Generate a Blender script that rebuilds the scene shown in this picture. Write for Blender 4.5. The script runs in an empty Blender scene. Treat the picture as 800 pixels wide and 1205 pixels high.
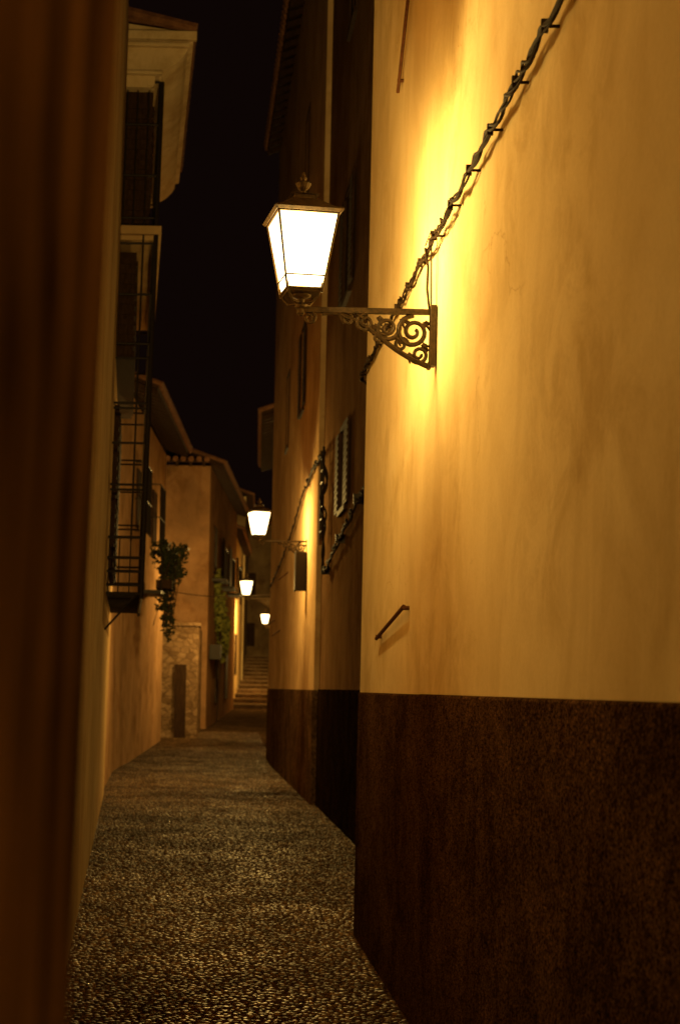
import bpy, bmesh, math, random
import numpy as np
from mathutils import Vector, Matrix
random.seed(7); rng=np.random.default_rng(7)
scene=bpy.context.scene
V=Vector

# ---------------------------------------------------------------- materials
def new_mat(name):
    m=bpy.data.materials.new(name); m.use_nodes=True
    nt=m.node_tree; b=nt.nodes['Principled BSDF']
    return m,nt,b
def ramp(nt,fac,stops):
    r=nt.nodes.new('ShaderNodeValToRGB')
    els=r.color_ramp.elements
    while len(els)<len(stops): els.new(0.5)
    for e,(p,c) in zip(els,stops):
        e.position=p; e.color=(c[0],c[1],c[2],1) if len(c)==3 else c
    nt.links.new(fac,r.inputs['Fac']); return r
def mixc(nt,a,b,f,mode='MIX'):
    m=nt.nodes.new('ShaderNodeMix'); m.data_type='RGBA'; m.blend_type=mode
    if isinstance(f,float): m.inputs[0].default_value=f
    else: nt.links.new(f,m.inputs[0])
    for s,x in ((6,a),(7,b)):
        if isinstance(x,tuple): m.inputs[s].default_value=(x[0],x[1],x[2],1)
        else: nt.links.new(x,m.inputs[s])
    return m.outputs[2]
def coords(nt,scale=(1,1,1)):
    tc=nt.nodes.new('ShaderNodeTexCoord'); mp=nt.nodes.new('ShaderNodeMapping')
    mp.inputs['Scale'].default_value=scale
    nt.links.new(tc.outputs['Object'],mp.inputs['Vector']); return mp.outputs['Vector']
def noise(nt,vec,scale,detail=6,rough=.6,dist=0):
    n=nt.nodes.new('ShaderNodeTexNoise'); n.inputs['Scale'].default_value=scale
    n.inputs['Detail'].default_value=detail; n.inputs['Roughness'].default_value=rough
    n.inputs['Distortion'].default_value=dist
    nt.links.new(vec,n.inputs['Vector']); return n.outputs['Fac']
def bump(nt,b,h,strength,dist,prev=None):
    n=nt.nodes.new('ShaderNodeBump'); n.inputs['Strength'].default_value=strength
    n.inputs['Distance'].default_value=dist; nt.links.new(h,n.inputs['Height'])
    if prev is not None: nt.links.new(prev,n.inputs['Normal'])
    nt.links.new(n.outputs['Normal'],b.inputs['Normal']); return n.outputs['Normal']

def plaster(name,base,dark,stain=.5,relief=1.0):
    m,nt,b=new_mat(name); v=coords(nt)
    big=noise(nt,v,.8,5,.6,.5)
    r=ramp(nt,big,[(.35,dark),(.62,base)])
    blot=noise(nt,v,2.6,9,.72,.6)                              # mottled limewash
    rb=ramp(nt,blot,[(.40,(.66,.58,.46)),(.56,(1,1,1))])
    msk=noise(nt,v,.9,3,.5); mr=ramp(nt,msk,[(.42,(.15,.15,.15)),(.62,(1,1,1))])
    mm=nt.nodes.new('ShaderNodeMath'); mm.operation='MULTIPLY'; mm.inputs[1].default_value=stain; nt.links.new(mr.outputs[0],mm.inputs[0])
    c=mixc(nt,r.outputs[0],rb.outputs[0],mm.outputs[0],'MULTIPLY')
    st=noise(nt,coords(nt,(1.5,1.5,.55)),1.3,6,.6,.8)          # soft rain stains
    rs=ramp(nt,st,[(.36,(.70,.62,.50)),(.52,(1,1,1))])
    c=mixc(nt,c,rs.outputs[0],stain*.7,'MULTIPLY')
    fine=noise(nt,v,55,4,.7)
    rf=ramp(nt,fine,[(.3,(.88,.87,.85)),(.7,(1,1,1))])
    c=mixc(nt,c,rf.outputs[0],.6,'MULTIPLY')
    vo=nt.nodes.new('ShaderNodeTexVoronoi'); vo.feature='DISTANCE_TO_EDGE'; vo.inputs['Scale'].default_value=.75
    wn=nt.nodes.new('ShaderNodeTexNoise'); wn.inputs['Scale'].default_value=3; wn.inputs['Detail'].default_value=6
    nt.links.new(v,wn.inputs['Vector'])
    ad=nt.nodes.new('ShaderNodeMix'); ad.data_type='RGBA'; ad.blend_type='ADD'; ad.inputs[0].default_value=.7
    nt.links.new(v,ad.inputs[6]); nt.links.new(wn.outputs['Color'],ad.inputs[7]); nt.links.new(ad.outputs[2],vo.inputs['Vector'])
    cr=ramp(nt,vo.outputs['Distance'],[(0,(.6,.52,.45)),(.005,(1,1,1))])
    msk2=noise(nt,v,.7,2,.5); mr2=ramp(nt,msk2,[(.55,(0,0,0)),(.62,(.6,.6,.6))])
    c=mixc(nt,c,cr.outputs[0],mr2.outputs[0],'MULTIPLY')
    nt.links.new(c,b.inputs['Base Color']); b.inputs['Roughness'].default_value=1.0
    b.inputs['Specular IOR Level'].default_value=0.0
    n1=bump(nt,b,noise(nt,v,1.1,2,.4),.22*relief,.05)
    n2=bump(nt,b,noise(nt,v,7,5,.6,.3),.16*relief,.010,n1)
    bump(nt,b,fine,.16*relief,.0025,n2)
    return m
def roughcast(name,c1,c2,scale=140,rel=.8,spec=0.0):
    m,nt,b=new_mat(name); v=coords(nt)
    g=noise(nt,v,scale,3,.8); r=ramp(nt,g,[(.42,c2),(.62,c1)])
    g2=noise(nt,v,scale*.33,5,.85); r2=ramp(nt,g2,[(.40,(.25,.22,.19)),(.56,(1,1,1))])
    c=mixc(nt,r.outputs[0],r2.outputs[0],.9,'MULTIPLY')
    bl=noise(nt,v,1.6,8,.7,.5); rb=ramp(nt,bl,[(.38,(.38,.35,.31)),(.62,(1,1,1))])
    c=mixc(nt,c,rb.outputs[0],.9,'MULTIPLY')
    nt.links.new(c,b.inputs['Base Color']); b.inputs['Roughness'].default_value=.85
    b.inputs['Specular IOR Level'].default_value=spec
    n1=bump(nt,b,bl,.4,.03); n2=bump(nt,b,g2,.35*rel,.006,n1); bump(nt,b,g,rel*.5,.003,n2)
    return m
def simple(name,c1,c2,scale=20,rough=.7,metal=0,bs=.3,bd=.004,stretch=(1,1,1),spec=.4,det=5):
    m,nt,b=new_mat(name); v=coords(nt,stretch); n=noise(nt,v,scale,det,.65,.3)
    r=ramp(nt,n,[(.35,c1),(.65,c2)]); nt.links.new(r.outputs[0],b.inputs['Base Color'])
    b.inputs['Roughness'].default_value=rough; b.inputs['Metallic'].default_value=metal
    b.inputs['Specular IOR Level'].default_value=spec
    bump(nt,b,n,bs,bd); return m

M_wall=plaster('ochre_plaster',(.69,.58,.36),(.60,.485,.275),.5,.9)
M_wallE=plaster('tan_plaster',(.56,.40,.22),(.43,.29,.15),.7,1.1)
M_wallE2=plaster('shaded_tan_plaster',(.24,.15,.078),(.165,.10,.052),.7,1.1)  # tan wall darkened: shade on the near bay painted into the colour
M_wallA=plaster('cream_plaster',(.52,.37,.19),(.40,.27,.14),.5)
M_wallB=plaster('pink_plaster',(.38,.235,.13),(.27,.165,.09),.8)
M_wallC=plaster('red_brown_plaster',(.27,.15,.075),(.18,.10,.05),.8)
M_wallG=plaster('pale_plaster',(.66,.51,.28),(.54,.40,.21),.5)
M_wallD=plaster('dark_brown_plaster',(.22,.15,.08),(.14,.09,.05),.8)  # dark brown plaster of the far end house
M_corn=plaster('cornice_plaster',(.62,.49,.30),(.48,.37,.21),.7,.5)
M_dado=roughcast('granular_render',(.20,.105,.045),(.016,.010,.006),85,1.0,.0)
M_dadoE=roughcast('brown_render',(.24,.14,.068),(.10,.06,.03),60,.6)
M_dadoE2=roughcast('shaded_brown_render',(.044,.025,.012),(.016,.010,.005),60,.6)  # dado of the near bay, its shade put into the base colour
M_iron=simple('wrought_iron',(.010,.008,.007),(.028,.02,.014),60,.6,.3,.4,.002,spec=.25)
M_ironl=simple('old_bronze_iron',(.022,.015,.008),(.06,.038,.018),50,.55,.3,.4,.002,spec=.3)
M_cable=simple('cable_rubber',(.012,.008,.005),(.035,.022,.012),40,.85,spec=.06)
M_rust=simple('rusty_iron',(.07,.03,.012),(.12,.05,.02),50,.85,.1,.6,.004,spec=.1)
M_wood=simple('dark_wood',(.022,.012,.007),(.05,.028,.015),8,.8,0,.5,.004,(6,6,.6),spec=.03)
M_pier=simple('streaked_dark_plaster',(.025,.0125,.0045),(.30,.155,.055),2.0,.9,0,.4,.006,(6,6,1.3),spec=0.0,det=3)  # noise streaks between dark and mid brown
M_tile=simple('terracotta_tile',(.12,.055,.03),(.22,.11,.06),9,.85,0,.5,.006,spec=.05)
M_glass=simple('dark_window',(.008,.008,.009),(.015,.013,.012),3,.3,0,.05,.001,spec=.2)
M_tread=simple('worn_stone_tread',(.12,.078,.042),(.22,.145,.085),5,.85,0,.4,.01,spec=0)
def stonework():
    m,nt,b=new_mat('rubble_stone'); v=coords(nt,(1,1,1.5))
    vo=nt.nodes.new('ShaderNodeTexVoronoi'); vo.inputs['Scale'].default_value=4.5; nt.links.new(v,vo.inputs['Vector'])
    ve=nt.nodes.new('ShaderNodeTexVoronoi'); ve.feature='DISTANCE_TO_EDGE'; ve.inputs['Scale'].default_value=4.5; nt.links.new(v,ve.inputs['Vector'])
    bw=nt.nodes.new('ShaderNodeSeparateColor'); nt.links.new(vo.outputs['Color'],bw.inputs[0])
    r=ramp(nt,bw.outputs[0],[(0,(.16,.10,.055)),(1,(.30,.20,.12))])
    e=ramp(nt,ve.outputs['Distance'],[(0,(.6,.56,.5)),(.08,(1,1,1))])
    c=mixc(nt,r.outputs[0],e.outputs[0],1.0,'MULTIPLY')
    bl=noise(nt,v,3,6,.7); rb=ramp(nt,bl,[(.35,(.5,.47,.42)),(.62,(1,1,1))]); c=mixc(nt,c,rb.outputs[0],.9,'MULTIPLY')
    nt.links.new(c,b.inputs['Base Color']); b.inputs['Roughness'].default_value=.9; b.inputs['Specular IOR Level'].default_value=0
    n1=bump(nt,b,e.outputs[0],.6,.03); bump(nt,b,noise(nt,v,25,5,.6),.5,.01,n1); return m
M_stone=stonework()
def groundmat():
    m,nt,b=new_mat('cobbled_ground'); v=coords(nt)
    vo=nt.nodes.new('ShaderNodeTexVoronoi'); vo.inputs['Scale'].default_value=22; nt.links.new(v,vo.inputs['Vector'])
    bw=nt.nodes.new('ShaderNodeSeparateColor'); nt.links.new(vo.outputs['Color'],bw.inputs[0])
    r=ramp(nt,bw.outputs[0],[(0,(.06,.035,.018)),(1,(.17,.10,.052))])
    d=ramp(nt,vo.outputs['Distance'],[(.3,(1,1,1)),(.75,(.35,.32,.3))])
    c=mixc(nt,r.outputs[0],d.outputs[0],1.0,'MULTIPLY')
    bl=noise(nt,v,1.1,5,.6); rb=ramp(nt,bl,[(.35,(.5,.48,.45)),(.65,(1,1,1))])
    c=mixc(nt,c,rb.outputs[0],.8,'MULTIPLY')
    nt.links.new(c,b.inputs['Base Color']); b.inputs['Roughness'].default_value=.8; b.inputs['Specular IOR Level'].default_value=0
    n1=bump(nt,b,d.outputs[0],.8,.02); bump(nt,b,noise(nt,v,60,4,.6),.4,.004,n1); return m
M_ground=groundmat()
def pebblemat():
    m,nt,b=new_mat('river_pebbles'); v=coords(nt)
    a=nt.nodes.new('ShaderNodeAttribute'); a.attribute_name='tone'
    r=ramp(nt,a.outputs['Fac'],[(0,(.055,.031,.015)),(.6,(.105,.061,.030)),(1,(.22,.135,.065))])
    bl=noise(nt,v,1.0,7,.66,.5); rb=ramp(nt,bl,[(.38,(.38,.34,.30)),(.60,(1,1,1))])
    c=mixc(nt,r.outputs[0],rb.outputs[0],.9,'MULTIPLY')
    nt.links.new(c,b.inputs['Base Color'])
    rr=ramp(nt,bl,[(.38,(.70,.70,.70)),(.62,(.52,.52,.52))]); nt.links.new(rr.outputs[0],b.inputs['Roughness'])
    b.inputs['Specular IOR Level'].default_value=.16; b.inputs['Specular Tint'].default_value=(1,.75,.5,1)
    bump(nt,b,noise(nt,v,90,4,.6),.35,.003); return m
M_peb=pebblemat()
def leafmat(name,c1,c2):
    m,nt,b=new_mat(name); v=coords(nt); n=noise(nt,v,9,3)
    r=ramp(nt,n,[(.35,c1),(.65,c2)]); nt.links.new(r.outputs[0],b.inputs['Base Color']); b.inputs['Roughness'].default_value=.6
    b.inputs['Specular IOR Level'].default_value=.2
    return m
M_leafd=leafmat('dark_leaves',(.015,.02,.007),(.04,.045,.014))
M_leafy=leafmat('vine_leaves',(.09,.10,.02),(.17,.16,.035))
LC=(1.0,.61,.155)
def panemat():
    m=bpy.data.materials.new('lit_frosted_glass'); m.use_nodes=True; nt=m.node_tree; nt.nodes.clear()
    o=nt.nodes.new('ShaderNodeOutputMaterial'); a=nt.nodes.new('ShaderNodeAddShader')
    t=nt.nodes.new('ShaderNodeBsdfTransparent'); e=nt.nodes.new('ShaderNodeEmission')
    v=coords(nt); n=noise(nt,v,12,3); r=ramp(nt,n,[(.3,(1,.74,.32)),(.7,(1,.82,.45))])
    nt.links.new(r.outputs[0],e.inputs[0]); e.inputs['Strength'].default_value=4.5
    t.inputs[0].default_value=(.9,.9,.9,1)
    nt.links.new(t.outputs[0],a.inputs[0]); nt.links.new(e.outputs[0],a.inputs[1]); nt.links.new(a.outputs[0],o.inputs[0])
    m.cycles.emission_sampling='NONE'
    return m
M_pane=panemat()

# ---------------------------------------------------------------- geometry helpers
def empty(name,loc=(0,0,0)):
    e=bpy.data.objects.new(name,None); scene.collection.objects.link(e); e.location=loc; e.empty_display_size=.2; return e
def mkobj(name,verts,faces,mat,parent=None,smooth=False,bevel=0):
    me=bpy.data.meshes.new(name); me.from_pydata([tuple(v) for v in verts],[],faces); me.validate(); me.update()
    bm=bmesh.new(); bm.from_mesh(me); bmesh.ops.recalc_face_normals(bm,faces=bm.faces); bm.to_mesh(me); bm.free()
    o=bpy.data.objects.new(name,me); scene.collection.objects.link(o)
    if mat: me.materials.append(mat)
    if smooth:
        for p in me.polygons: p.use_smooth=True
    if bevel:
        b=o.modifiers.new('bevel','BEVEL'); b.width=bevel; b.segments=2; b.limit_method='ANGLE'
    if parent: o.parent=parent
    return o
def prism(name,pts,z0,z1,mat,parent=None,bevel=0,lean=0):
    n=len(pts); vs=[(x+lean*z0,y,z0) for x,y in pts]+[(x+lean*z1,y,z1) for x,y in pts]
    fs=[tuple(range(n)),tuple(range(n,2*n))]+[(i,(i+1)%n,n+(i+1)%n,n+i) for i in range(n)]
    return mkobj(name,vs,fs,mat,parent,bevel=bevel)
class Acc:
    def __init__(s): s.v=[]; s.f=[]
    def obox(s,c,ux,uy,uz):
        c,ux,uy,uz=V(c),V(ux),V(uy),V(uz); b=len(s.v)
        for k in (-1,1):
            for j in (-1,1):
                for i in (-1,1): s.v.append(c+ux*i+uy*j+uz*k)
        s.f+= [(b,b+1,b+3,b+2),(b+4,b+6,b+7,b+5),(b,b+4,b+5,b+1),(b+2,b+3,b+7,b+6),(b,b+2,b+6,b+4),(b+1,b+5,b+7,b+3)]
    def box(s,x0,x1,y0,y1,z0,z1):
        s.obox(((x0+x1)/2,(y0+y1)/2,(z0+z1)/2),(abs(x1-x0)/2,0,0),(0,abs(y1-y0)/2,0),(0,0,abs(z1-z0)/2))
    def bar(s,p0,p1,r,n=6,r2=None):
        p0,p1=V(p0),V(p1); r2=r if r2 is None else r2
        d=(p1-p0).normalized(); a=d.orthogonal().normalized(); c=d.cross(a); b=len(s.v)
        for p,rr in ((p0,r),(p1,r2)):
            for i in range(n):
                t=2*math.pi*i/n; s.v.append(p+a*math.cos(t)*rr+c*math.sin(t)*rr)
        s.f+= [(b+i,b+(i+1)%n,b+n+(i+1)%n,b+n+i) for i in range(n)]+[tuple(range(b,b+n)),tuple(range(b+n,b+2*n))]
    def tube(s,pts,r,n=6):
        pts=[V(p) for p in pts]; b=len(s.v); ref=None
        rs=r if isinstance(r,(list,tuple)) else [r]*len(pts)
        for k,p in enumerate(pts):
            d=(pts[min(k+1,len(pts)-1)]-pts[max(k-1,0)]).normalized()
            a=d.orthogonal().normalized() if ref is None else (ref-d*ref.dot(d)).normalized()
            ref=a; c=d.cross(a)
            for i in range(n):
                t=2*math.pi*i/n; s.v.append(p+a*math.cos(t)*rs[k]+c*math.sin(t)*rs[k])
        for k in range(len(pts)-1):
            q=b+k*n; s.f+=[(q+i,q+(i+1)%n,q+n+(i+1)%n,q+n+i) for i in range(n)]
        s.f+=[tuple(range(b,b+n)),tuple(range(b+(len(pts)-1)*n,b+len(pts)*n))]
    def lathe(s,prof,c,n=16):
        b=len(s.v); c=V(c)
        for r,z in prof:
            for i in range(n):
                t=2*math.pi*i/n; s.v.append(c+V((r*math.cos(t),r*math.sin(t),z)))
        for k in range(len(prof)-1):
            q=b+k*n; s.f+=[(q+i,q+(i+1)%n,q+n+(i+1)%n,q+n+i) for i in range(n)]
        s.f+=[tuple(range(b,b+n)),tuple(range(b+(len(prof)-1)*n,b+len(prof)*n))]
    def frust(s,c,h0,h1,z0,z1,rot=0):
        b=len(s.v); c=V(c)
        for h,z in ((h0,z0),(h1,z1)):
            for sx,sy in ((-1,-1),(1,-1),(1,1),(-1,1)):
                x,y=h*sx,h*sy; s.v.append(c+V((x*math.cos(rot)-y*math.sin(rot),x*math.sin(rot)+y*math.cos(rot),z)))
        s.f+=[(b,b+1,b+2,b+3),(b+4,b+5,b+6,b+7)]+[(b+i,b+(i+1)%4,b+4+(i+1)%4,b+4+i) for i in range(4)]
    def obj(s,name,mat,parent=None,smooth=False,bevel=0,lean=0):
        vs=[(v[0]+lean*v[2],v[1],v[2]) for v in s.v] if lean else s.v
        return mkobj(name,vs,s.f,mat,parent,smooth,bevel)

# ---------------------------------------------------------------- street lamp
def spiral(cx,cz,r0,r1,a0,turns,n=34,y=0):
    out=[]
    for i in range(n):
        t=i/(n-1); a=a0+turns*2*math.pi*t; r=r0+(r1-r0)*t
        out.append((cx+r*math.cos(a),y,cz+r*math.sin(a)))
    return out
def street_lamp(loc,L=.643,power=300,rot=0,lrot=.14,sc=1,mix=.28,bz=.225):
    e=empty('street_lamp',loc); e.rotation_euler=(0,0,rot); e.scale=(sc,sc,sc)
    a=Acc()
    a.box(-L,0,-.013,.013,-.014,.012)
    a.box(-.024,0.004,-.03,.03,-.27,.03)
    a.box(-.032,-.018,-.022,.022,-.285,-.25)
    pts=[];rs=[]
    for i in range(28):
        t=i/27; x=-.03-.53*t; z=-.25*(1-t)**1.45-.020
        pts.append((x,0,z-.022*math.sin(t*math.pi*2))); rs.append(.014-.005*t)
    a.tube(pts,rs)
    def lf(pts,r0,r1):
        n=len(pts); a.tube(pts,[r0+(r1-r0)*i/(n-1) for i in range(n)])
    lf(spiral(-.105,-.100,.082,.014,math.pi*.5,1.9),.013,.010)
    lf(spiral(-.235,-.085,.062,.012,math.pi*.1,-1.8),.012,.009)
    lf(spiral(-.075,-.212,.045,.010,math.pi*1.1,1.5),.011,.008)
    lf(spiral(-.345,-.060,.046,.010,math.pi*.5,1.7),.011,.008)
    lf(spiral(-.435,-.042,.032,.008,math.pi*.9,-1.5),.009,.007)
    lf(spiral(-.165,-.165,.036,.008,0,1.4),.010,.008)
    lf(spiral(-.28,-.135,.022,.006,0,1.3),.009,.007)
    lf(spiral(-L+.045,-.04,.032,.008,math.pi*.5,-1.4),.009,.007)
    for (x,z,q) in ((-.165,-.035,.5),(-.28,-.03,-.4),(-.275,-.11,.8),(-.13,-.21,-.6),(-.385,-.02,.3),(-.05,-.05,.9),(-.19,-.13,.2),(-.3,-.07,1.0),(-.06,-.16,.1),(-.47,-.02,.4)):
        for s in (-1,0,1):
            an=q+s*.7; a.bar((x,0,z),(x+.04*math.cos(an),.005*s,z-.04*abs(math.sin(an))-.01),.012,5,.004)
    a.obj('scroll_bracket',M_ironl,e,smooth=False)
    cx=-L; a=Acc(); c=(cx,0,0)
    a.lathe([(.012,-.03),(.02,-.02),(.02,.0),(.03,.01),(.03,.022),(.016,.03),(.018,.05),(.045,.062),(.05,.07),(.036,.078)],c,14)
    for k in range(4):
        t=lrot+math.pi/4+k*math.pi/2; d=V((math.cos(t),math.sin(t),0))
        p=[V(c)+d*.02+V((0,0,.03)),V(c)+d*.075+V((0,0,.032)),V(c)+d*.105+V((0,0,.06)),V(c)+d*.125+V((0,0,.115))]
        a.tube(p,.006)
    zb,zt=.088,.445; hb,ht=.086,.148
    a.frust(c,hb-.006,hb,zb-.014,zb,lrot)
    for k in range(4):
        t=lrot+math.pi/4+k*math.pi/2; d=V((math.cos(t),math.sin(t),0))*math.sqrt(2)
        a.bar(V(c)+d*hb+V((0,0,zb-.02)),V(c)+d*ht+V((0,0,zt)),.006,6)
        t2=t+math.pi/2; d2=V((math.cos(t2),math.sin(t2),0))*math.sqrt(2)
        a.bar(V(c)+d*hb+V((0,0,zb)),V(c)+d2*hb+V((0,0,zb)),.007)
        f=.17; hm=hb+(ht-hb)*f; zm=zb+(zt-zb)*f
        a.bar(V(c)+d*hm+V((0,0,zm)),V(c)+d2*hm+V((0,0,zm)),.004)
        a.bar(V(c)+d*ht+V((0,0,zt)),V(c)+d2*ht+V((0,0,zt)),.007)
    a.obj('lantern_frame',M_ironl,e)
    a=Acc()
    a.frust(c,.160,.172,zt+.002,zt+.014,lrot); a.frust(c,.172,.166,zt+.014,zt+.024,lrot)
    a.frust(c,.148,.065,zt+.024,zt+.088,lrot); a.frust(c,.052,.052,zt+.088,zt+.112,lrot); a.frust(c,.07,.026,zt+.112,zt+.128,lrot)
    z=zt-.035
    a.lathe([(.012,z+.16),(.012,z+.175),(.028,z+.19),(.040,z+.212),(.020,z+.222),(.01,z+.228),(.018,z+.240),(.010,z+.25),(.003,z+.27)],c,12)
    a.obj('lantern_roof',M_ironl,e)
    vs=[];fs=[]
    for k in range(4):
        b=len(vs)
        for (h,z,q) in ((hb-.003,zb+.004,k),(hb-.003,zb+.004,k+1),(ht-.003,zt-.004,k+1),(ht-.003,zt-.004,k)):
            t=lrot+math.pi/4+q*math.pi/2; vs.append(V(c)+V((math.cos(t),math.sin(t),0))*h*math.sqrt(2)+V((0,0,z)))
        fs.append((b,b+1,b+2,b+3))
    mkobj('glass_panes',vs,fs,M_pane,e)
    l=bpy.data.lights.new('lamp_bulb','POINT'); l.energy=power; l.color=LC; l.shadow_soft_size=.075
    l.use_nodes=True; nt=l.node_tree; em=nt.nodes['Emission']
    fo=nt.nodes.new('ShaderNodeLightFalloff'); fo.inputs['Strength'].default_value=1.0; fo.inputs['Smooth'].default_value=.1
    m1=nt.nodes.new('ShaderNodeMath'); m1.operation='MULTIPLY'; m1.inputs[1].default_value=mix; nt.links.new(fo.outputs['Linear'],m1.inputs[0])
    m2=nt.nodes.new('ShaderNodeMath'); m2.operation='MULTIPLY_ADD'; m2.inputs[1].default_value=1-mix
    nt.links.new(fo.outputs['Quadratic'],m2.inputs[0]); nt.links.new(m1.outputs[0],m2.inputs[2])
    nt.links.new(m2.outputs[0],em.inputs['Strength'])
    lo=bpy.data.objects.new('lamp_bulb',l); scene.collection.objects.link(lo); lo.parent=e; lo.location=(cx,0,bz)
    return e

# ---------------------------------------------------------------- eaves and windows
def eave(name,p0,p1,z,over,parent,inward=3.0,thick=.07,raf=.45,slope=.35,walln=None):
    p0,p1=V((p0[0],p0[1],0)),V((p1[0],p1[1],0)); d=(p1-p0); L=d.length; d=d/L
    n=V((walln[0],walln[1],0)).normalized()
    c=(p0+p1)/2
    up=V((0,0,1))
    run=over+inward; dirr=(-n+V((0,0,slope))).normalized(); ln=run*math.sqrt(1+slope*slope)
    tip=c+n*over+up*z
    a=Acc(); a.obox(tip+dirr*ln/2+up*(thick/2),d*(L/2),dirr*(ln/2),dirr.cross(d).normalized()*(thick/2)); a.obj('roof_deck',M_wood,parent)
    a=Acc(); k=int(L/raf)
    for i in range(k+1):
        q=p0+d*(L*(i+.5)/(k+1)); a.obox(q+n*(over*.46)+up*(z-.05+slope*over*.5),d*.045,dirr*(over*.52),up*.06)
    a.obj('rafters',M_wood,parent)
    a=Acc(); k=int(L/.24)
    for i in range(k+1):
        q=p0+d*(L*(i+.5)/(k+1))+n*(over+.07)+up*(z+thick+.03)
        a.bar(q,q+dirr*(ln*.98),.085,8)
    a.obj('roof_tiles',M_tile,parent)
def side_window(parent,x,y0,y1,z0,z1,nx,shutters=False):
    a=Acc(); f=.06
    o=x+nx*.03
    a.box(x-nx*.02,o,y0-f,y0,z0-f,z1+f); a.box(x-nx*.02,o,y1,y1+f,z0-f,z1+f)
    a.box(x-nx*.02,o,y0,y1,z1,z1+f); a.box(x-nx*.02,x+nx*.05,y0-.04,y1+.04,z0-f-.002,z0)
    a.box(x-nx*.02,x+nx*.02,(y0+y1)/2-.025,(y0+y1)/2+.025,z0,z1)
    a.obj('window_frame',M_wood,parent)
    a=Acc(); a.box(x-nx*.02,x+nx*.006,y0,y1,z0,z1); a.obj('window_glass',M_glass,parent)
    if shutters:
        a=Acc()
        for yy,s in ((y0,-1),(y1,1)):
            a.box(o,o+nx*.02,min(yy,yy+s*(y1-y0)/2),max(yy,yy+s*(y1-y0)/2),z0,z1)
            for i in range(int((z1-z0)/.08)):
                a.box(o+nx*.02,o+nx*.028,min(yy+s*.04,yy+s*((y1-y0)/2-.04)),max(yy+s*.04,yy+s*((y1-y0)/2-.04)),z0+.03+i*.08,z0+.07+i*.08)
        a.obj('shutters',M_wood,parent)

# ---------------------------------------------------------------- ground
def gz(y):
    P=[(-500,0),(33,0),(41,.22),(45,.46),(58,.9),(80,3.35),(500,3.6)]
    for (a,za),(b,zb) in zip(P,P[1:]):
        if y<=b: return za+(zb-za)*(y-a)/(b-a)
    return 3.6
ys=[-300,-60,-10]+[i for i in range(0,34,3)]+[33,35,37,39,41,43,45,48,52,56,58,62,66,70,75,80,90,120,300]
ys=sorted(set(ys)); xs=[-300,-60,-10,-3,-1,0,1,2,4,10,60,300]
vs=[(x,y,gz(y)-(0.16 if 58<y<80 else 0)) for y in ys for x in xs]; nx=len(xs)
fs=[(j*nx+i,j*nx+i+1,(j+1)*nx+i+1,(j+1)*nx+i) for j in range(len(ys)-1) for i in range(nx-1)]
mkobj('ground',vs,fs,M_ground)

def paving():
    xs_=np.arange(-1.72,1.82,.037); ys_=np.arange(6.5,44.0,.049)
    X,Y=np.meshgrid(xs_,ys_); X=X.copy(); X[1::2]+=.018
    X=X.ravel()+rng.normal(0,.011,X.size); Y=Y.ravel()+rng.normal(0,.013,Y.size)
    keep=(X>np.where(Y<32,-.9-.0455*(Y-12.5)-.02,-1.57+(Y-32)*.0667))&((Y>10.7)&(X<1.78)|(X<1.10))
    X=X[keep];Y=Y[keep]; n=X.size
    rx=rng.uniform(.011,.022,n); ry=rng.uniform(.014,.027,n); h=rng.uniform(.002,.009,n); th=rng.uniform(0,3.14,n)
    h*=np.where(rng.random(n)<.12,.2,1)
    seg=6; ang=np.arange(seg)*2*math.pi/seg
    rings=[(1.0,0.0),(.75,.75)]
    vv=[]
    tilt=rng.normal(0,.16,(n,2))
    gzv=np.array([gz(y) for y in Y])
    for rr,hh in rings:
        lx=np.cos(ang)[None,:]*rx[:,None]*rr; ly=np.sin(ang)[None,:]*ry[:,None]*rr
        x=lx*np.cos(th)[:,None]-ly*np.sin(th)[:,None]; y=lx*np.sin(th)[:,None]+ly*np.cos(th)[:,None]
        z=h[:,None]*hh+(x*tilt[:,:1]+y*tilt[:,1:])*(1 if hh>0 else 0)*.6+(.006 if hh>0 else -.01)
        vv.append(np.stack([X[:,None]+x,Y[:,None]+y,gzv[:,None]+z],-1))
    top=np.stack([X,Y,gzv+h+.006],-1)[:,None,:]
    P=np.concatenate(vv+[top],1); m=P.shape[1]; P=P.reshape(-1,3)
    base=[(i,(i+1)%seg,seg+(i+1)%seg,seg+i) for i in range(seg)]
    tri=[(seg+i,seg+(i+1)%seg,2*seg) for i in range(seg)]
    off=(np.arange(n)*m)[:,None,None]
    Q=(np.array(base)[None]+off).reshape(-1,4); T=(np.array(tri)[None]+off).reshape(-1,3)
    me=bpy.data.meshes.new('cobblestone_paving')
    me.vertices.add(len(P)); me.vertices.foreach_set('co',P.ravel())
    loops=np.concatenate([Q.ravel(),T.ravel()]); me.loops.add(len(loops)); me.loops.foreach_set('vertex_index',loops.astype(np.int32))
    ls=np.concatenate([np.arange(len(Q))*4,len(Q)*4+np.arange(len(T))*3]); me.polygons.add(len(ls)); me.polygons.foreach_set('loop_start',ls.astype(np.int32))
    me.update(calc_edges=True); me.validate()
    me.polygons.foreach_set('use_smooth',np.ones(len(ls),bool))
    at=me.attributes.new('tone','FLOAT','POINT'); at.data.foreach_set('value',np.repeat(rng.random(n)**1.9,m).astype(np.float32))
    me.materials.append(M_peb)
    o=bpy.data.objects.new('cobblestone_paving',me); scene.collection.objects.link(o)
paving()

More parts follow.
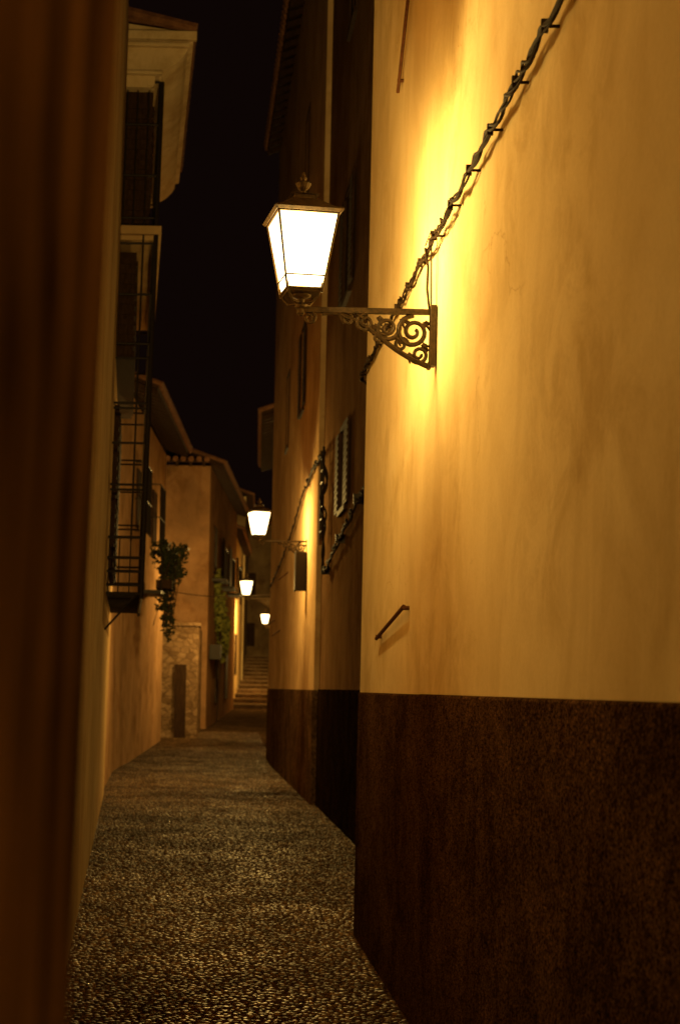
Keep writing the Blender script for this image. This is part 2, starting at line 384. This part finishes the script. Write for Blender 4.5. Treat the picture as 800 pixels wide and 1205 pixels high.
# ---------------------------------------------------------------- right near house
h1=empty('plaster_house')
prism('upper_wall',[(1.150,-2),(1.150,7.62),(1.126,7.76),(1.128,10.60),(6,10.60),(6,-2)],1.66,9.5,M_wall,h1,bevel=.006)
prism('dado',[(1.118,-2.02),(1.118,10.62),(6.02,10.62),(6.02,-2.02)],-.3,1.686,M_dado,h1,bevel=.012)
eave('eave',(1.14,-2),(1.14,10.6),9.5,.45,h1,walln=(-1,0))
a=Acc(); a.bar((1.10,9.45,2.02),(1.09,8.15,2.15),.012,6); a.bar((1.13,9.4,2.03),(1.09,9.4,2.03),.012); a.bar((1.13,8.2,2.145),(1.09,8.2,2.145),.012)
a.obj('rusty_rod',M_rust,h1)
a=Acc(); a.bar((1.10,8.95,5.2),(1.09,8.3,5.75),.010,6); a.bar((1.13,8.9,5.25),(1.09,8.9,5.25),.010); a.obj('rusty_rod',M_rust,h1)

def cable(name,path,strands=3,r=.009,R=.018,pitch=.30,parent=None,mat=M_cable,wob=.006):
    pts=[];P=[V(p) for p in path]
    for p,q in zip(P,P[1:]):
        n=max(2,int((q-p).length/.025))
        for i in range(n): pts.append(p+(q-p)*(i/n))
    pts.append(P[-1]); a=Acc()
    for s in range(strands):
        out=[];dist=0; ph=random.random()*6
        for i,p in enumerate(pts):
            if i: dist+=(p-pts[i-1]).length
            d=(pts[min(i+1,len(pts)-1)]-pts[max(i-1,0)]).normalized(); u=V((0,0,1)) if abs(d.z)<.8 else V((1,0,0))
            u=(u-d*u.dot(d)).normalized(); w=d.cross(u); t=dist/(pitch*(1+.2*s))*2*math.pi+ph
            RR=R*(1+.6*math.sin(dist*4.1+s*2+ph))
            out.append(p+u*math.cos(t)*RR+w*math.sin(t)*RR*.45+u*wob*math.sin(dist*7+s))
        a.tube(out,r*(1 if s else 1.3),6)
    return a.obj(name,mat,parent,smooth=True)
c1=empty('wall_cable'); path=[]; a=Acc(); y=-2.0
while y<10.9:
    for k in range(6):
        t=k/6; path.append((1.100,y+t*.47,3.905-.010*math.sin(math.pi*t)))
    xw=1.150 if y<7.6 else 1.128
    a.box(1.10,xw+.01,y-.004,y+.004,3.900,3.909); a.obox((1.100,y,3.905),(.012,0,0),(0,.006,0),(0,0,.022))
    y+=.47
path=[p for p in path if p[1]<10.7]+[(1.12,10.8,3.88),(1.45,11.3,3.82)]
cable('cable_bundle',path,parent=c1,strands=5,r=.0050,R=.015,pitch=.30,wob=.002); a.obj('cable_clips',M_cable,c1)
a=Acc(); a.tube([(1.085,7.59,3.9),(1.10,7.58,3.8),(1.10,7.60,3.7),(1.115,7.59,3.57)],.006)
a.tube([(1.09,7.62,3.92),(1.12,7.63,4.0),(1.125,7.62,3.6)],.004); a.obj('supply_wire',M_cable,c1,smooth=True)

street_lamp((1.140,7.59,3.582),L=.665,power=270,mix=.32)

# ---------------------------------------------------------------- right far tall house
h2=empty('plaster_house')
prism('upper_wall',[(1.80,10.7),(1.80,22.3),(1.70,22.32),(1.64,35.2),(8,35.2),(8,10.7)],1.66,14.2,M_wallE,h2)
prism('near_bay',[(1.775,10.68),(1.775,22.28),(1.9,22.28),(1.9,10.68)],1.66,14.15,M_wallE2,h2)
prism('dado',[(1.68,22.31),(1.615,35.22),(8.02,35.22),(8.02,22.31)],-.3,1.69,M_dadoE,h2,bevel=.01)
prism('dado_shaded',[(1.755,10.67),(1.755,22.305),(7,22.305),(7,10.67)],-.3,1.70,M_dadoE2,h2,bevel=.01)  # near stretch of the dado, darker to carry painted-in shade
eave('eave',(1.78,10.7),(1.66,35.2),14.0,.30,h2,walln=(-1,0))
side_window(h2,1.775,18.6,19.4,3.95,4.95,-1,shutters=True)
side_window(h2,1.775,18.6,19.4,6.6,7.9,-1,shutters=True)
side_window(h2,1.775,14.6,15.4,6.6,7.9,-1)
side_window(h2,1.70,25.5,26.3,6.4,7.8,-1,shutters=True)
side_window(h2,1.68,29.5,30.3,6.4,7.8,-1)
side_window(h2,1.70,25.5,26.3,10,11.4,-1)
side_window(h2,1.775,18.6,19.4,10,11.4,-1)
a=Acc(); a.box(1.52,1.70,24.05,24.30,3.25,3.85); a.box(1.50,1.53,24.03,24.32,3.24,3.87); a.obj('meter_box',M_iron,h2,bevel=.01)
c2=empty('wall_cable')
cable('cable_bundle',[(1.70,11.5,3.9),(1.70,14,3.86),(1.70,16.7,3.76),(1.70,19,3.52),(1.70,21,3.30),(1.69,21.05,3.9),(1.69,21.1,5.0),(1.64,22.4,4.96),(1.64,24.5,4.85)],parent=c2,r=.012,R=.028,pitch=.5)
cable('cable_bundle',[(1.63,24.5,4.85),(1.62,27,4.5),(1.60,30,4.2),(1.58,34,3.95)],parent=c2,r=.010,R=.02,pitch=.6)
a=Acc()
for yy,zz in ((12.5,3.9),(14.5,3.85),(16.7,3.78),(18.8,3.55),(20.9,3.32)): a.box(1.66,1.80,yy-.012,yy+.012,zz-.05,zz+.06)
for yy in (21.1,21.5):
    a.bar((1.68,yy,3.8),(1.68,yy,5.05),.018)
for k in range(7): a.bar((1.68,21.1,3.9+k*.17),(1.68,21.5,3.9+k*.17),.010)
a.obj('cable_rack',M_iron,c2)
street_lamp((1.70,24.2,4.03),L=.775,power=480,lrot=.2,bz=.37)
a=Acc()
for (yy,zz) in ((31,2.9),(28.8,3.9),(33,3.2)): a.bar((1.68,yy,zz),(1.52,yy+.5,zz-.12),.014)
a.obj('iron_pegs',M_rust,h2)

# ---------------------------------------------------------------- right, beyond the tall house
h3=empty('plaster_house')
prism('walls',[(1.78,35.3),(2.12,44),(3.25,62),(4.6,82),(12,82),(12,35.3)],-.3,8.0,M_wallG,h3)
eave('eave',(1.78,35.3),(2.12,44),8.0,.42,h3,walln=(-8.7,.34))
side_window(h3,2.05,42,42.8,4.5,5.8,-1)
street_lamp((1.98,40.2,4.05),L=.74,power=420,lrot=.1,bz=.34)
street_lamp((3.14,60.2,4.15),L=.52,power=520,lrot=.1,bz=.34)

# ---------------------------------------------------------------- left: near pier (out of focus)
p=empty('plaster_pier')
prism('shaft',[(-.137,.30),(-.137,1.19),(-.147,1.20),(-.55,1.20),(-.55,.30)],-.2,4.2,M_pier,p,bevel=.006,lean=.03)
a=Acc(); a.obox((-.06,1.16,2.33),(.09,0,.10),(0,.035,0),(-.018,0,.018)); a.obj('strut',M_wood,p)

# ---------------------------------------------------------------- left house A with iron cages
LA=.02
def ax(y): return -.90-.0455*(y-12.5)
h4=empty('plaster_house')
prism('walls',[(ax(1.3),1.3),(ax(23.7),23.7),(-5,23.7),(-5,1.3)],-.3,9.3,M_wallA,h4,lean=LA)
def A(o,y,z): return (ax(y)+o,y,z)     # o = distance out of the wall
y0,y1,O=18.0,22.6,.42
a=Acc()
def rail(z,o=O,r=.011):
    a.bar(A(0,y0,z),A(o,y0,z),r); a.bar(A(o,y0,z),A(o,y1,z),r); a.bar(A(0,y1,z),A(o,y1,z),r)
for z in (2.78,2.88,3.04,3.20,3.44): rail(z,O,.018)
for z in (4.0,4.06,4.55,4.96,5.02,5.55,5.72,6.3,6.9,7.2,7.7,8.3,8.8): rail(z,O-.03,.014)
for i in range(40):
    yy=y0+(y1-y0)*i/39
    a.bar(A(O-.02,yy,2.78),A(O-.02,yy,8.8),.010,5)
    if i%3==0: a.bar(A(0,yy,2.78),A(O,yy,2.78),.014)
for o in (.02,.14,.27):
    a.bar(A(o,y0,2.78),A(o,y0,3.44),.008); a.bar(A(o,y0,7.1),A(o,y0,8.8),.009)
a.bar(A(.27,y0,3.4),A(.27,y0,7),.012)
a.bar(A(O,y0,2.72),A(O,y0,8.8),.026); a.bar(A(O,y1,2.72),A(O,y1,8.8),.026)
a.bar(A(0,y0,2.35),A(O-.05,y0,2.78),.014)
a.obj('iron_cage_balcony',M_iron,h4,lean=LA)
a=Acc(); c=A(.24,20.3,7.05); a.obox(c,(.24,0,0),(-.0455*2.35,2.35,0),(0,0,.05)); a.obox(A(.2,20.3,6.97),(.2,0,0),(-.0455*2.3,2.3,0),(0,0,.03))
a.obj('balcony_slab',M_wallA,h4,lean=LA,bevel=.01)
a=Acc()
for z0,z1,hw,ot in ((3.1,5.2,1.2,.03),(5.6,6.85,2.1,.10),(7.15,8.7,2.25,.16)):
    a.obox(A(ot,20.3,(z0+z1)/2),(ot,0,0),(-.0455*hw,hw,0),(0,0,(z1-z0)/2))
    for i in range(int((z1-z0)/.12)):
        a.obox(A(ot*2+.008,20.3,z0+.06+i*.12),(.012,0,0),(-.0455*hw*.96,hw*.96,0),(0,0,.03))
        a.obox(A(ot,20.3-hw-.008,z0+.06+i*.12),(ot*.9,0,0),(0,.008,0),(0,0,.03))
a.obj('door_shutters',M_wood,h4,lean=LA)
prof=[(0,8.70),(.30,8.70),(.33,8.74),(.33,8.84),(.40,8.86),(.43,8.90),(.49,8.94),(.58,9.00),(.66,9.08),(.70,9.15),(.70,9.21),(.76,9.23),(.76,9.34),(0,9.44)]
vs=[];n=len(prof)
for yy in (17.9,22.9):
    for o,z in prof: vs.append((ax(yy)+o+LA*z,yy,z))
fs=[tuple(range(n)),tuple(range(n,2*n))]+[(i,(i+1)%n,n+(i+1)%n,n+i) for i in range(n)]
mkobj('cornice',vs,fs,M_corn,h4)
a=Acc()
for o,z,t in ((.80,9.29,.05),(.72,9.18,.022),(.42,8.85,.02)):
    a.obox((ax(17.88)+o/2+LA*z,17.86,z),(o/2,0,0),(0,.035,0),(0,0,t))
a.obj('cornice_moulding',M_corn,h4,bevel=.008)
a=Acc()
for i in range(21):
    yy=17.95+i*.24; a.bar((ax(yy)+.80+LA*9.4,yy,9.41),(ax(yy)-1.4,yy,9.95),.07,8)
a.obj('roof_tiles',M_tile,h4)

# ---------------------------------------------------------------- left house B
h5=empty('plaster_house')
prism('walls',[(-1.45,23.8),(-1.62,30),(-1.55,32),(-.95,41),(-6,41),(-6,23.8)],-.3,7.9,M_wallB,h5)
eave('eave',(-1.55,32),(-.95,41),7.9,.62,h5,walln=(9,-.6))
a=Acc()
def bx(y): return -1.55+.6*(y-32)/9
for z0,z1,ya,yb in ((5.2,6.5,33.8,34.8),(5.2,6.5,37.4,38.4)):
    a.obox((bx((ya+yb)/2)+.01,(ya+yb)/2,(z0+z1)/2),(.03,0,0),(.0667*(yb-ya)/2,(yb-ya)/2,0),(0,0,(z1-z0)/2))
a.obj('shutters',M_wood,h5)
a=Acc()
for ya,yb in ((33.6,35),(37.2,38.6)):
    for z in (5.1,5.8,6.6):
        a.bar((bx(ya)+.22,ya,z),(bx(yb)+.22,yb,z),.014); a.bar((bx(ya),ya,z),(bx(ya)+.22,ya,z),.014)
    for i in range(11):
        yy=ya+(yb-ya)*i/10; a.bar((bx(yy)+.22,yy,5.1),(bx(yy)+.22,yy,6.6),.010)
a.obox((bx(36)+.22,36,3.87),(.24,0,0),(.05,.75,0),(0,0,.04))
for i in range(13):
    yy=35.25+i*.125; a.bar((bx(yy)+.45,yy,3.9),(bx(yy)+.45,yy,4.75),.010)
a.bar((bx(35.2)+.45,35.2,4.75),(bx(36.8)+.45,36.8,4.75),.018)
a.obj('balcony_iron',M_iron,h5)

def leaves(name,blobs,mat,size=.06,parent=None):
    vs=[];fs=[]
    for (c,r,n) in blobs:
        for i in range(n):
            d=V((random.gauss(0,1),random.gauss(0,1),random.gauss(0,1))).normalized()*random.random()**.45
            p=V((c[0]+d.x*r[0],c[1]+d.y*r[1],c[2]+d.z*r[2]))
            u=V((random.gauss(0,1),random.gauss(0,1),random.gauss(0,1))).normalized(); w=u.orthogonal().normalized()
            s=size*random.uniform(.6,1.3); b=len(vs)
            vs+=[p-u*s,p+w*s*.5,p+u*s,p-w*s*.5]; fs.append((b,b+1,b+2,b+3))
    return mkobj(name,vs,fs,mat,parent)
pl=empty('hanging_plant',(0,0,.3))
leaves('leaves',[((-.85,36,4.5),(.34,.6,.4),260),((-.68,36,4.05),(.30,.5,.45),260),((-.55,35.9,4.45),(.30,.4,.25),120),((-.78,36.1,3.4),(.24,.4,.5),180),((-.70,36,2.85),(.16,.3,.45),100),((-.45,36,4.1),(.20,.3,.15),40),((-.40,36,4.65),(.16,.3,.10),22)],M_leafd,.075,pl)
a=Acc(); random.seed(3)
for i in range(9):
    x=-.8+random.uniform(-.15,.15); yy=36+random.uniform(-.4,.4)
    a.tube([(x,yy,3.7),(x+random.uniform(-.1,.3),yy,4.3),(x+random.uniform(0,.25),yy,3.5),(x+random.uniform(-.2,.15),yy,2.8)],.010,4)
a.box(-1.0,-.62,35.4,36.6,3.66,3.86); a.obj('stems_and_trough',M_wood,pl)

sw=empty('stone_wall'); prism('masonry',[(-1.5,42.0),(.02,42.0),(.12,44.9),(-1.5,44.9)],-.2,3.35,M_stone,sw,bevel=.03)
a=Acc(); a.box(-1.5,.08,41.94,44.8,3.35,3.45); a.obj('coping',M_stone,sw,bevel=.02)
a=Acc(); a.box(-.62,-.30,41.93,42.05,.2,2.3); a.obj('plank_door',M_wood,sw)

# ---------------------------------------------------------------- left house C
h6=empty('plaster_house')
prism('walls',[(-2.5,45),(.27,45),(1.38,57.7),(-2.5,57.7)],-.2,8.2,M_wallC,h6)
eave('eave',(.27,45),(1.38,57.7),8.2,.38,h6,walln=(12.7,-1.1),inward=1.5)
eave('front_eave',(-2.5,45),(.27,45),8.25,.25,h6,walln=(0,-1),inward=.8,slope=.2)
def cxx(y): return .27+1.11*(y-45)/12.7
a=Acc()
for ya,z0,z1 in ((47,5.2,6.6),(50.5,5.2,6.6),(54,5.2,6.6),(48.5,1.2,3.1),(53,1.3,3.2)):
    a.obox((cxx(ya)+.02,ya,(z0+z1)/2),(.03,0,0),(.04,.45,0),(0,0,(z1-z0)/2))
a.obj('shutters',M_wood,h6)
a=Acc()
for ya in (47,50.5,54):
    a.obox((cxx(ya)+.2,ya,4.95),(.22,0,0),(.06,.7,0),(0,0,.04))
    for i in range(10):
        yy=ya-.65+i*.14; a.bar((cxx(yy)+.38,yy,5.0),(cxx(yy)+.38,yy,5.9),.012)
    a.bar((cxx(ya-.7)+.38,ya-.7,5.9),(cxx(ya+.7)+.38,ya+.7,5.9),.018)
a.obox((cxx(46)+.18,46,2.75),(.16,0,0),(.03,.35,0),(0,0,.22))
a.obj('balcony_iron',M_iron,h6)
vi=empty('climbing_vine')
leaves('leaves',[((.62,48,4.1),(.26,.8,.7),420),((.78,49,3.5),(.26,.8,.7),420),((.80,50,3.0),(.2,.6,.5),240),((.55,47.5,4.9),(.15,.4,.5),120)],M_leafy,.10,vi)
a=Acc(); a.tube([(cxx(49)+.03,49,.6),(cxx(49)+.1,49,2.2),(cxx(48.6)+.12,48.6,3.2),(cxx(48)+.2,48,4.2),(cxx(47.5)+.2,47.5,5)],.03,6); a.obj('vine_stem',M_wood,vi)

# ---------------------------------------------------------------- far left houses beside the steps
h7=empty('plaster_house')
prism('walls',[(-2,57.8),(1.30,57.8),(1.95,68),(-2,68)],-.2,7.6,M_wallG,h7)
eave('eave',(1.30,57.8),(1.95,68),7.6,.3,h7,walln=(10,-.6))
a=Acc()
for yy,z0 in ((60.5,2.2),(64.5,5.2),(60.5,5.2)): a.obox((1.30+.065*(yy-57.8)+.02,yy,z0+.8),(.03,0,0),(.03,.45,0),(0,0,.8))
a.obj('shutters',M_wood,h7)
h8=empty('plaster_house')
prism('walls',[(-2,68.1),(2.0,68.1),(2.6,82),(-2,82)],-.2,10.2,M_wallG,h8)
eave('eave',(2.0,68.1),(2.6,82),10.2,.3,h8,walln=(14,-.6))
h9=empty('plaster_house')
prism('walls',[(-4,92),(10,92),(10,98),(-4,98)],2,11.5,M_wallD,h9)
a=Acc()
for x in (2.6,4.4):
    for z in (4.2,7.2): a.box(x,x+.8,91.95,92.05,z,z+1.4)
a.obj('shutters',M_wood,h9); eave('eave',(-4,92),(10,92),11.5,.4,h9,walln=(0,-1))

# steps
ss=empty('stone_staircase'); a=Acc(); b2=Acc(); ns=13
for i in range(ns):
    ya=58+i*22/ns; z=.9+(i+1)*2.45/ns; xa,xb=1.2+.06*(ya-58),3.4+.07*(ya-58)
    a.box(xa,xb,ya,ya+22/ns+.06,z-.5,z-.05)
    b2.box(xa,xb,ya-.04,ya+22/ns-.06,z-.05,z)
a.obj('risers',M_dadoE,ss); b2.obj('treads',M_tread,ss,bevel=.01)

# overhead wire
a=Acc(); pts=[]
for i in range(15):
    t=i/14; pts.append((-1.0+2.9*t,40.6-.6*t,4.25-.1*t-.12*math.sin(math.pi*t)))
a.tube(pts,.012,5); a.obj('overhead_wire',M_cable)

# ---------------------------------------------------------------- lamp on the street behind the viewpoint
h10=empty('plaster_house')
prism('walls',[(-1.0,-12),(-1.0,-1.2),(-5,-1.2),(-5,-12)],-.2,8,M_wallA,h10)
street_lamp((-1.0,-3.0,3.7),L=.72,power=300,rot=math.pi)

# ---------------------------------------------------------------- sky (night)
w=bpy.data.worlds.new('World'); scene.world=w; w.use_nodes=True; nt=w.node_tree
bg=nt.nodes['Background']; bg.inputs[0].default_value=(1.0,.42,.30,1); bg.inputs[1].default_value=.0036

# ---------------------------------------------------------------- camera
cam=bpy.data.cameras.new('Camera'); co=bpy.data.objects.new('Camera',cam); scene.collection.objects.link(co)
cam.sensor_fit='VERTICAL'; cam.sensor_height=24; cam.sensor_width=36; cam.lens=1800/1205*24
cam.shift_x=168/1205; cam.shift_y=205.5/1205
co.matrix_world=Matrix.Translation((0,0,1.7))@Matrix.Rotation(math.pi/2,4,'X')@Matrix.Rotation(math.radians(1.2),4,'Z')
cam.clip_start=.02; cam.clip_end=1000
cam.dof.use_dof=True; cam.dof.focus_distance=7.6; cam.dof.aperture_fstop=2.6
scene.camera=co
scene.view_settings.view_transform='Standard'; scene.view_settings.look='None'; scene.view_settings.exposure=0
